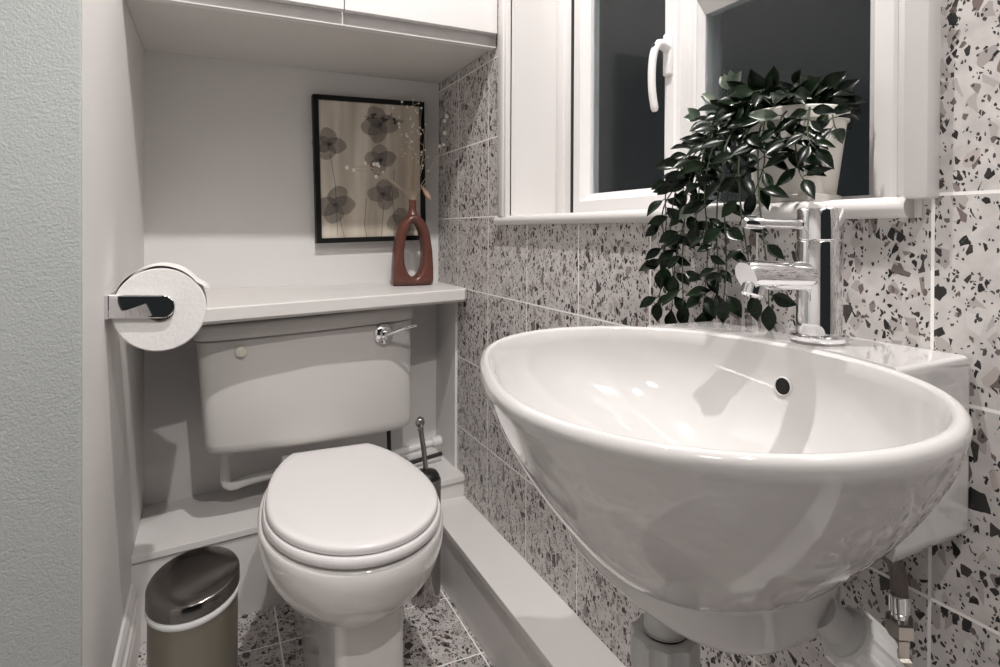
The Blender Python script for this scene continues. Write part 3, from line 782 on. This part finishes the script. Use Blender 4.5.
def leaf(bm, p, d, nrm, L_, W_, curl=.18):
    d = Vector(d).normalized(); nrm = Vector(nrm); s_ = d.cross(nrm)
    if s_.length < 1e-3: s_ = d.cross(Vector((0,0,1)))
    s_.normalize(); n_ = s_.cross(d).normalized(); prev = None
    prof = ((0,.02),(.12,.42),(.28,.82),(.45,1.),(.62,.90),(.78,.60),(.91,.24),(1.,.02))
    th = n_*.0003
    rows = []
    for t, w in prof:
        c = p + d*L_*t - n_*(curl*L_*t*t)
        e = n_*(.22*W_*w)
        rows.append((c + s_*W_*w*.5 + e, c, c - s_*W_*w*.5 + e))
    T = [[bm.verts.new(q + th) for q in r] for r in rows]; B = [[bm.verts.new(q - th) for q in r] for r in rows]
    for i in range(len(rows)-1):
        for j in (0, 1):
            bm.faces.new((T[i][j], T[i][j+1], T[i+1][j+1], T[i+1][j])); bm.faces.new((B[i][j+1], B[i][j], B[i+1][j], B[i+1][j+1]))
        for j in (0, 2):
            q = (T[i][j], B[i][j], B[i+1][j], T[i+1][j]); bm.faces.new(q if j else q[::-1])
def vine(pts, step=.017, L_=(.024,.034), W_=.55, varieg=0., r=.0013, start=.08):
    P2 = spline(pts, 10); tube(st, P2, r, 6, r*.6)
    acc = 0; side = 1; tot = sum((b1-a_).length for a_, b1 in zip(P2, P2[1:])); run = 0
    for a_, b1 in zip(P2, P2[1:]):
        d = b1-a_; acc += d.length; run += d.length
        if run < start*tot: continue
        if acc >= step:
            acc = 0
            for s_ in ((side, -side) if random.random() < .40 else (side,)):
                dn = d.normalized()
                lat = dn.cross(Vector((-1,-.6,0)).normalized())
                lat = lat.normalized() if lat.length > .05 else Vector((0,1,0))
                out = Vector((-.55,-.25,.0))*random.uniform(.1,1.0)
                dd = (lat*s_*random.uniform(.6,1.2) + dn*random.uniform(.3,.9) + out + Vector((0,0,random.uniform(-.25,.2)))).normalized()
                sz = random.uniform(*L_)
                st_ = a_ + dd*.005
                tube(st, [a_, st_], r*.5, 5)
                nn = Vector((-.75,-.55,.35)) + Vector((random.uniform(-.5,.5),random.uniform(-.5,.5),random.uniform(-.4,.5)))
                leaf(lv2 if random.random() < varieg else lf, st_, dd, nn, sz, sz*W_*random.uniform(.85,1.1), random.uniform(.05,.3))
            side = -side
    dd = (P2[-1]-P2[-3]).normalized()
    leaf(lf, P2[-1], dd, (-.8,-.5,.3), L_[1]*.95, L_[1]*W_)
rim = lambda a_, k=.9: Vector((PX + .060*k*math.cos(math.radians(a_)), PY + .060*k*math.sin(math.radians(a_)), .156))
# crown over the pot
for k in range(22):
    a_ = random.uniform(0, 360); c_ = rim(a_, random.uniform(.1,.6)); o = rim(a_, 1)-rim(a_, 0)
    h_ = random.uniform(.008,.034)
    e = c_ + o*random.uniform(.3,1.0) + Vector((0,0,h_))
    e.x = min(e.x, .745); e.y = max(e.y, .535)
    vine([c_ - Vector((0,0,.012)), c_.lerp(e,.5)+Vector((0,0,.014)), e], .012, (.024,.038), .58, .05, start=.25)
# long trails, left mass hanging in front of the sill and tiles
T_ = [
 ([rim(150,.7),(.660,.630,0.178),(.620,.640,0.128),(.594,.648,0.070),(.590,.655,-0.020),(.588,.652,-0.100)], .020),
 ([rim(140,.7),(.655,.640,0.168),(.610,.660,0.120),(.590,.665,0.075),(.588,.678,0.010),(.584,.668,-0.060)], .020),
 ([rim(160,.8),(.650,.610,0.168),(.605,.610,0.122),(.588,.612,0.060),(.588,.606,-0.020),(.586,.612,-0.105)], .020),
 ([rim(130,.7),(.665,.660,0.158),(.630,.685,0.114),(.600,.700,0.065),(.590,.690,0.010),(.586,.694,-0.052)], .020),
 ([rim(120,.8),(.680,.665,0.153),(.650,.690,0.111),(.610,.690,0.070),(.592,.700,0.030),(.588,.690,-0.030),(.586,.700,-0.100)], .021),
 ([rim(170,.8),(.640,.600,0.148),(.600,.590,0.106),(.590,.580,0.030),(.588,.574,-0.040),(.588,.578,-0.085)], .022),
 ([rim(185,.8),(.635,.575,0.143),(.600,.565,0.100),(.592,.555,0.030),(.594,.545,-0.030),(.592,.535,-0.075)], .024),
 ([rim(155,.8),(.650,.625,0.183),(.620,.630,0.143),(.600,.628,0.106),(.594,.63,0.050),(.590,.632,0.010)], .019),
 ([rim(148,.8),(.655,.640,0.148),(.620,.645,0.106),(.600,.650,0.050),(.590,.668,-0.030),(.588,.675,-0.110)], .022),
 ([rim(165,.8),(.646,.605,0.133),(.605,.600,0.080),(.592,.595,0.010),(.590,.590,-0.050),(.590,.600,-0.090)], .024),
 ([rim(195,.8),(.630,.560,0.133),(.605,.540,0.060),(.596,.525,0.000),(.594,.515,-0.050),(.592,.512,-0.085)], .026),
 ([rim(135,.8),(.670,.650,0.178),(.640,.662,0.133),(.612,.668,0.100),(.598,.664,0.060)], .019),
]
for pts_, stp in T_: vine(pts_, stp*1.12, (.022,.034), .52, .02)
# sparse trails over the front of the pot
for pts_ in ([rim(215,1.0),(.638,.535,0.143),(.630,.530,0.120),(.632,.520,0.103)],
             [rim(235,1.0),(.650,.505,0.146),(.640,.500,0.122),(.634,.492,0.108),(.632,.482,0.098)],
             [rim(200,1.0),(.632,.555,0.143),(.625,.55,0.111),(.62,.545,0.085),(.612,.552,0.050)],
             [rim(250,1.0),(.675,.495,0.148),(.660,.480,0.128),(.650,.470,0.120)],
             [rim(225,1.0),(.645,.515,0.133),(.635,.512,0.108),(.630,.503,0.075),(.622,.49,0.062)]):
    vine(pts_, .016, (.026,.036), .42, .03)
# a few pale variegated tips at the upper left
for p_, d_ in (((.672,.655,0.206),(-.2,.2,1)),((.650,.655,0.186),(-.3,.6,.5)),((.655,.628,0.203),(-.4,-.3,.6)),((.632,.668,0.163),(-.4,.5,.3)),((.628,.655,0.153),(-.5,.4,-.3)),((.645,.618,0.168),(-.5,-.2,-.5))):
    for k in range(2):
        leaf(lv2, Vector(p_), Vector(d_)+Vector((random.uniform(-.3,.3),random.uniform(-.3,.3),random.uniform(-.3,.3))), (-.7,-.5,.2), .024, .014, .1)
obj('foliage', lf, M_leaf, pt, smooth=70)
tag(obj('variegated_leaves', lv2, M_leafv, pt, smooth=70), 'pale striped young leaves')
obj('vine_stem', st, M_vine, pt, smooth=60)

# ------------------------------------------------------------------ lamps in the ceiling
def downlight(x, y, power, label, cone, blend=.5, col=(1,.96,.935)):
    t = empty('ceiling_downlight', (x, y, ZC), label, 'ceiling light', 'recessed downlights in the ceiling')
    bm = bmesh.new(); lathe(bm, (x,y,ZC), (0,0,-1), [(.045,0),(.045,.003),(.040,.006),(.032,.004),(.032,-.001)], 40, True, False); obj('bezel', bm, M_trim, t, smooth=40)
    bm = bmesh.new(); lathe(bm, (x,y,ZC-.001), (0,0,-1), [(.031,0),(.031,.002),(.005,.003)], 32); obj('lens', bm, M_lamp, t, smooth=60)
    l = bpy.data.lights.new('downlight_bulb', 'SPOT'); l.shadow_soft_size = .018; l.energy = power; l.color = col
    l.spot_size = math.radians(cone); l.spot_blend = blend
    o = bpy.data.objects.new('downlight_bulb', l); COL.objects.link(o); o.location = (x, y, ZC-.03)
    return o
downlight(.27, .60, 46, 'recessed downlight nearest the cupboard', 150, .35)
downlight(.24, -.33, 40, 'recessed downlight behind the viewer', 128, .5)
# unseen round lamp added behind the camera as soft fill for the shadows
t = empty('fill_lamp', (-.45,-.62,ZC), 'round fill lamp added out of view to brighten the shadows', 'ceiling light')
bm = bmesh.new(); lathe(bm, (-.45,-.62,ZC), (0,0,-1), [(.15,0),(.15,.02),(.14,.03)], 48); obj('fill_lamp_base', bm, M_trim, t, smooth=40)
bm = bmesh.new(); lathe(bm, (-.45,-.62,ZC-.028), (0,0,-1), [(.135,0),(.13,.02),(.10,.04),(.05,.052),(.01,.055)], 48)
obj('fill_lamp_shade', bm, mat('fill_lamp_glow', (1,1,1), .4, emis=(1,.95,.92,11)), t, smooth=60)  # glowing surface of the added fill lamp

W = bpy.data.worlds.new('night'); S.world = W; W.use_nodes = True
W.node_tree.nodes['Background'].inputs[0].default_value = (.0125,.0138,.0145,1)
W.node_tree.nodes['Background'].inputs[1].default_value = 1

# ------------------------------------------------------------------ camera
cd = bpy.data.cameras.new('camera'); co = bpy.data.objects.new('camera', cd); COL.objects.link(co)
a, pi_, ro = .44098231, .00681072, .00452080
F = Vector((math.sin(a)*math.cos(pi_), math.cos(a)*math.cos(pi_), -math.sin(pi_)))
Rt = Vector((math.cos(a), -math.sin(a), 0)); Up = Rt.cross(F)
R2 = Rt*math.cos(ro) + Up*math.sin(ro); U2 = -Rt*math.sin(ro) + Up*math.cos(ro)
co.matrix_world = Matrix(((R2.x,U2.x,-F.x,0),(R2.y,U2.y,-F.y,0),(R2.z,U2.z,-F.z,0),(0,0,0,1)))
cd.sensor_width = 36; cd.sensor_fit = 'HORIZONTAL'; cd.lens = 608.388/1000*36
cd.shift_y = -(333.5 - 235.806)/1000
cd.clip_start = .01
S.camera = co

vs_ = S.view_settings
vs_.view_transform = 'Standard'; vs_.look = 'None'; vs_.gamma = 1; vs_.use_curve_mapping = False; vs_.exposure = 0.63
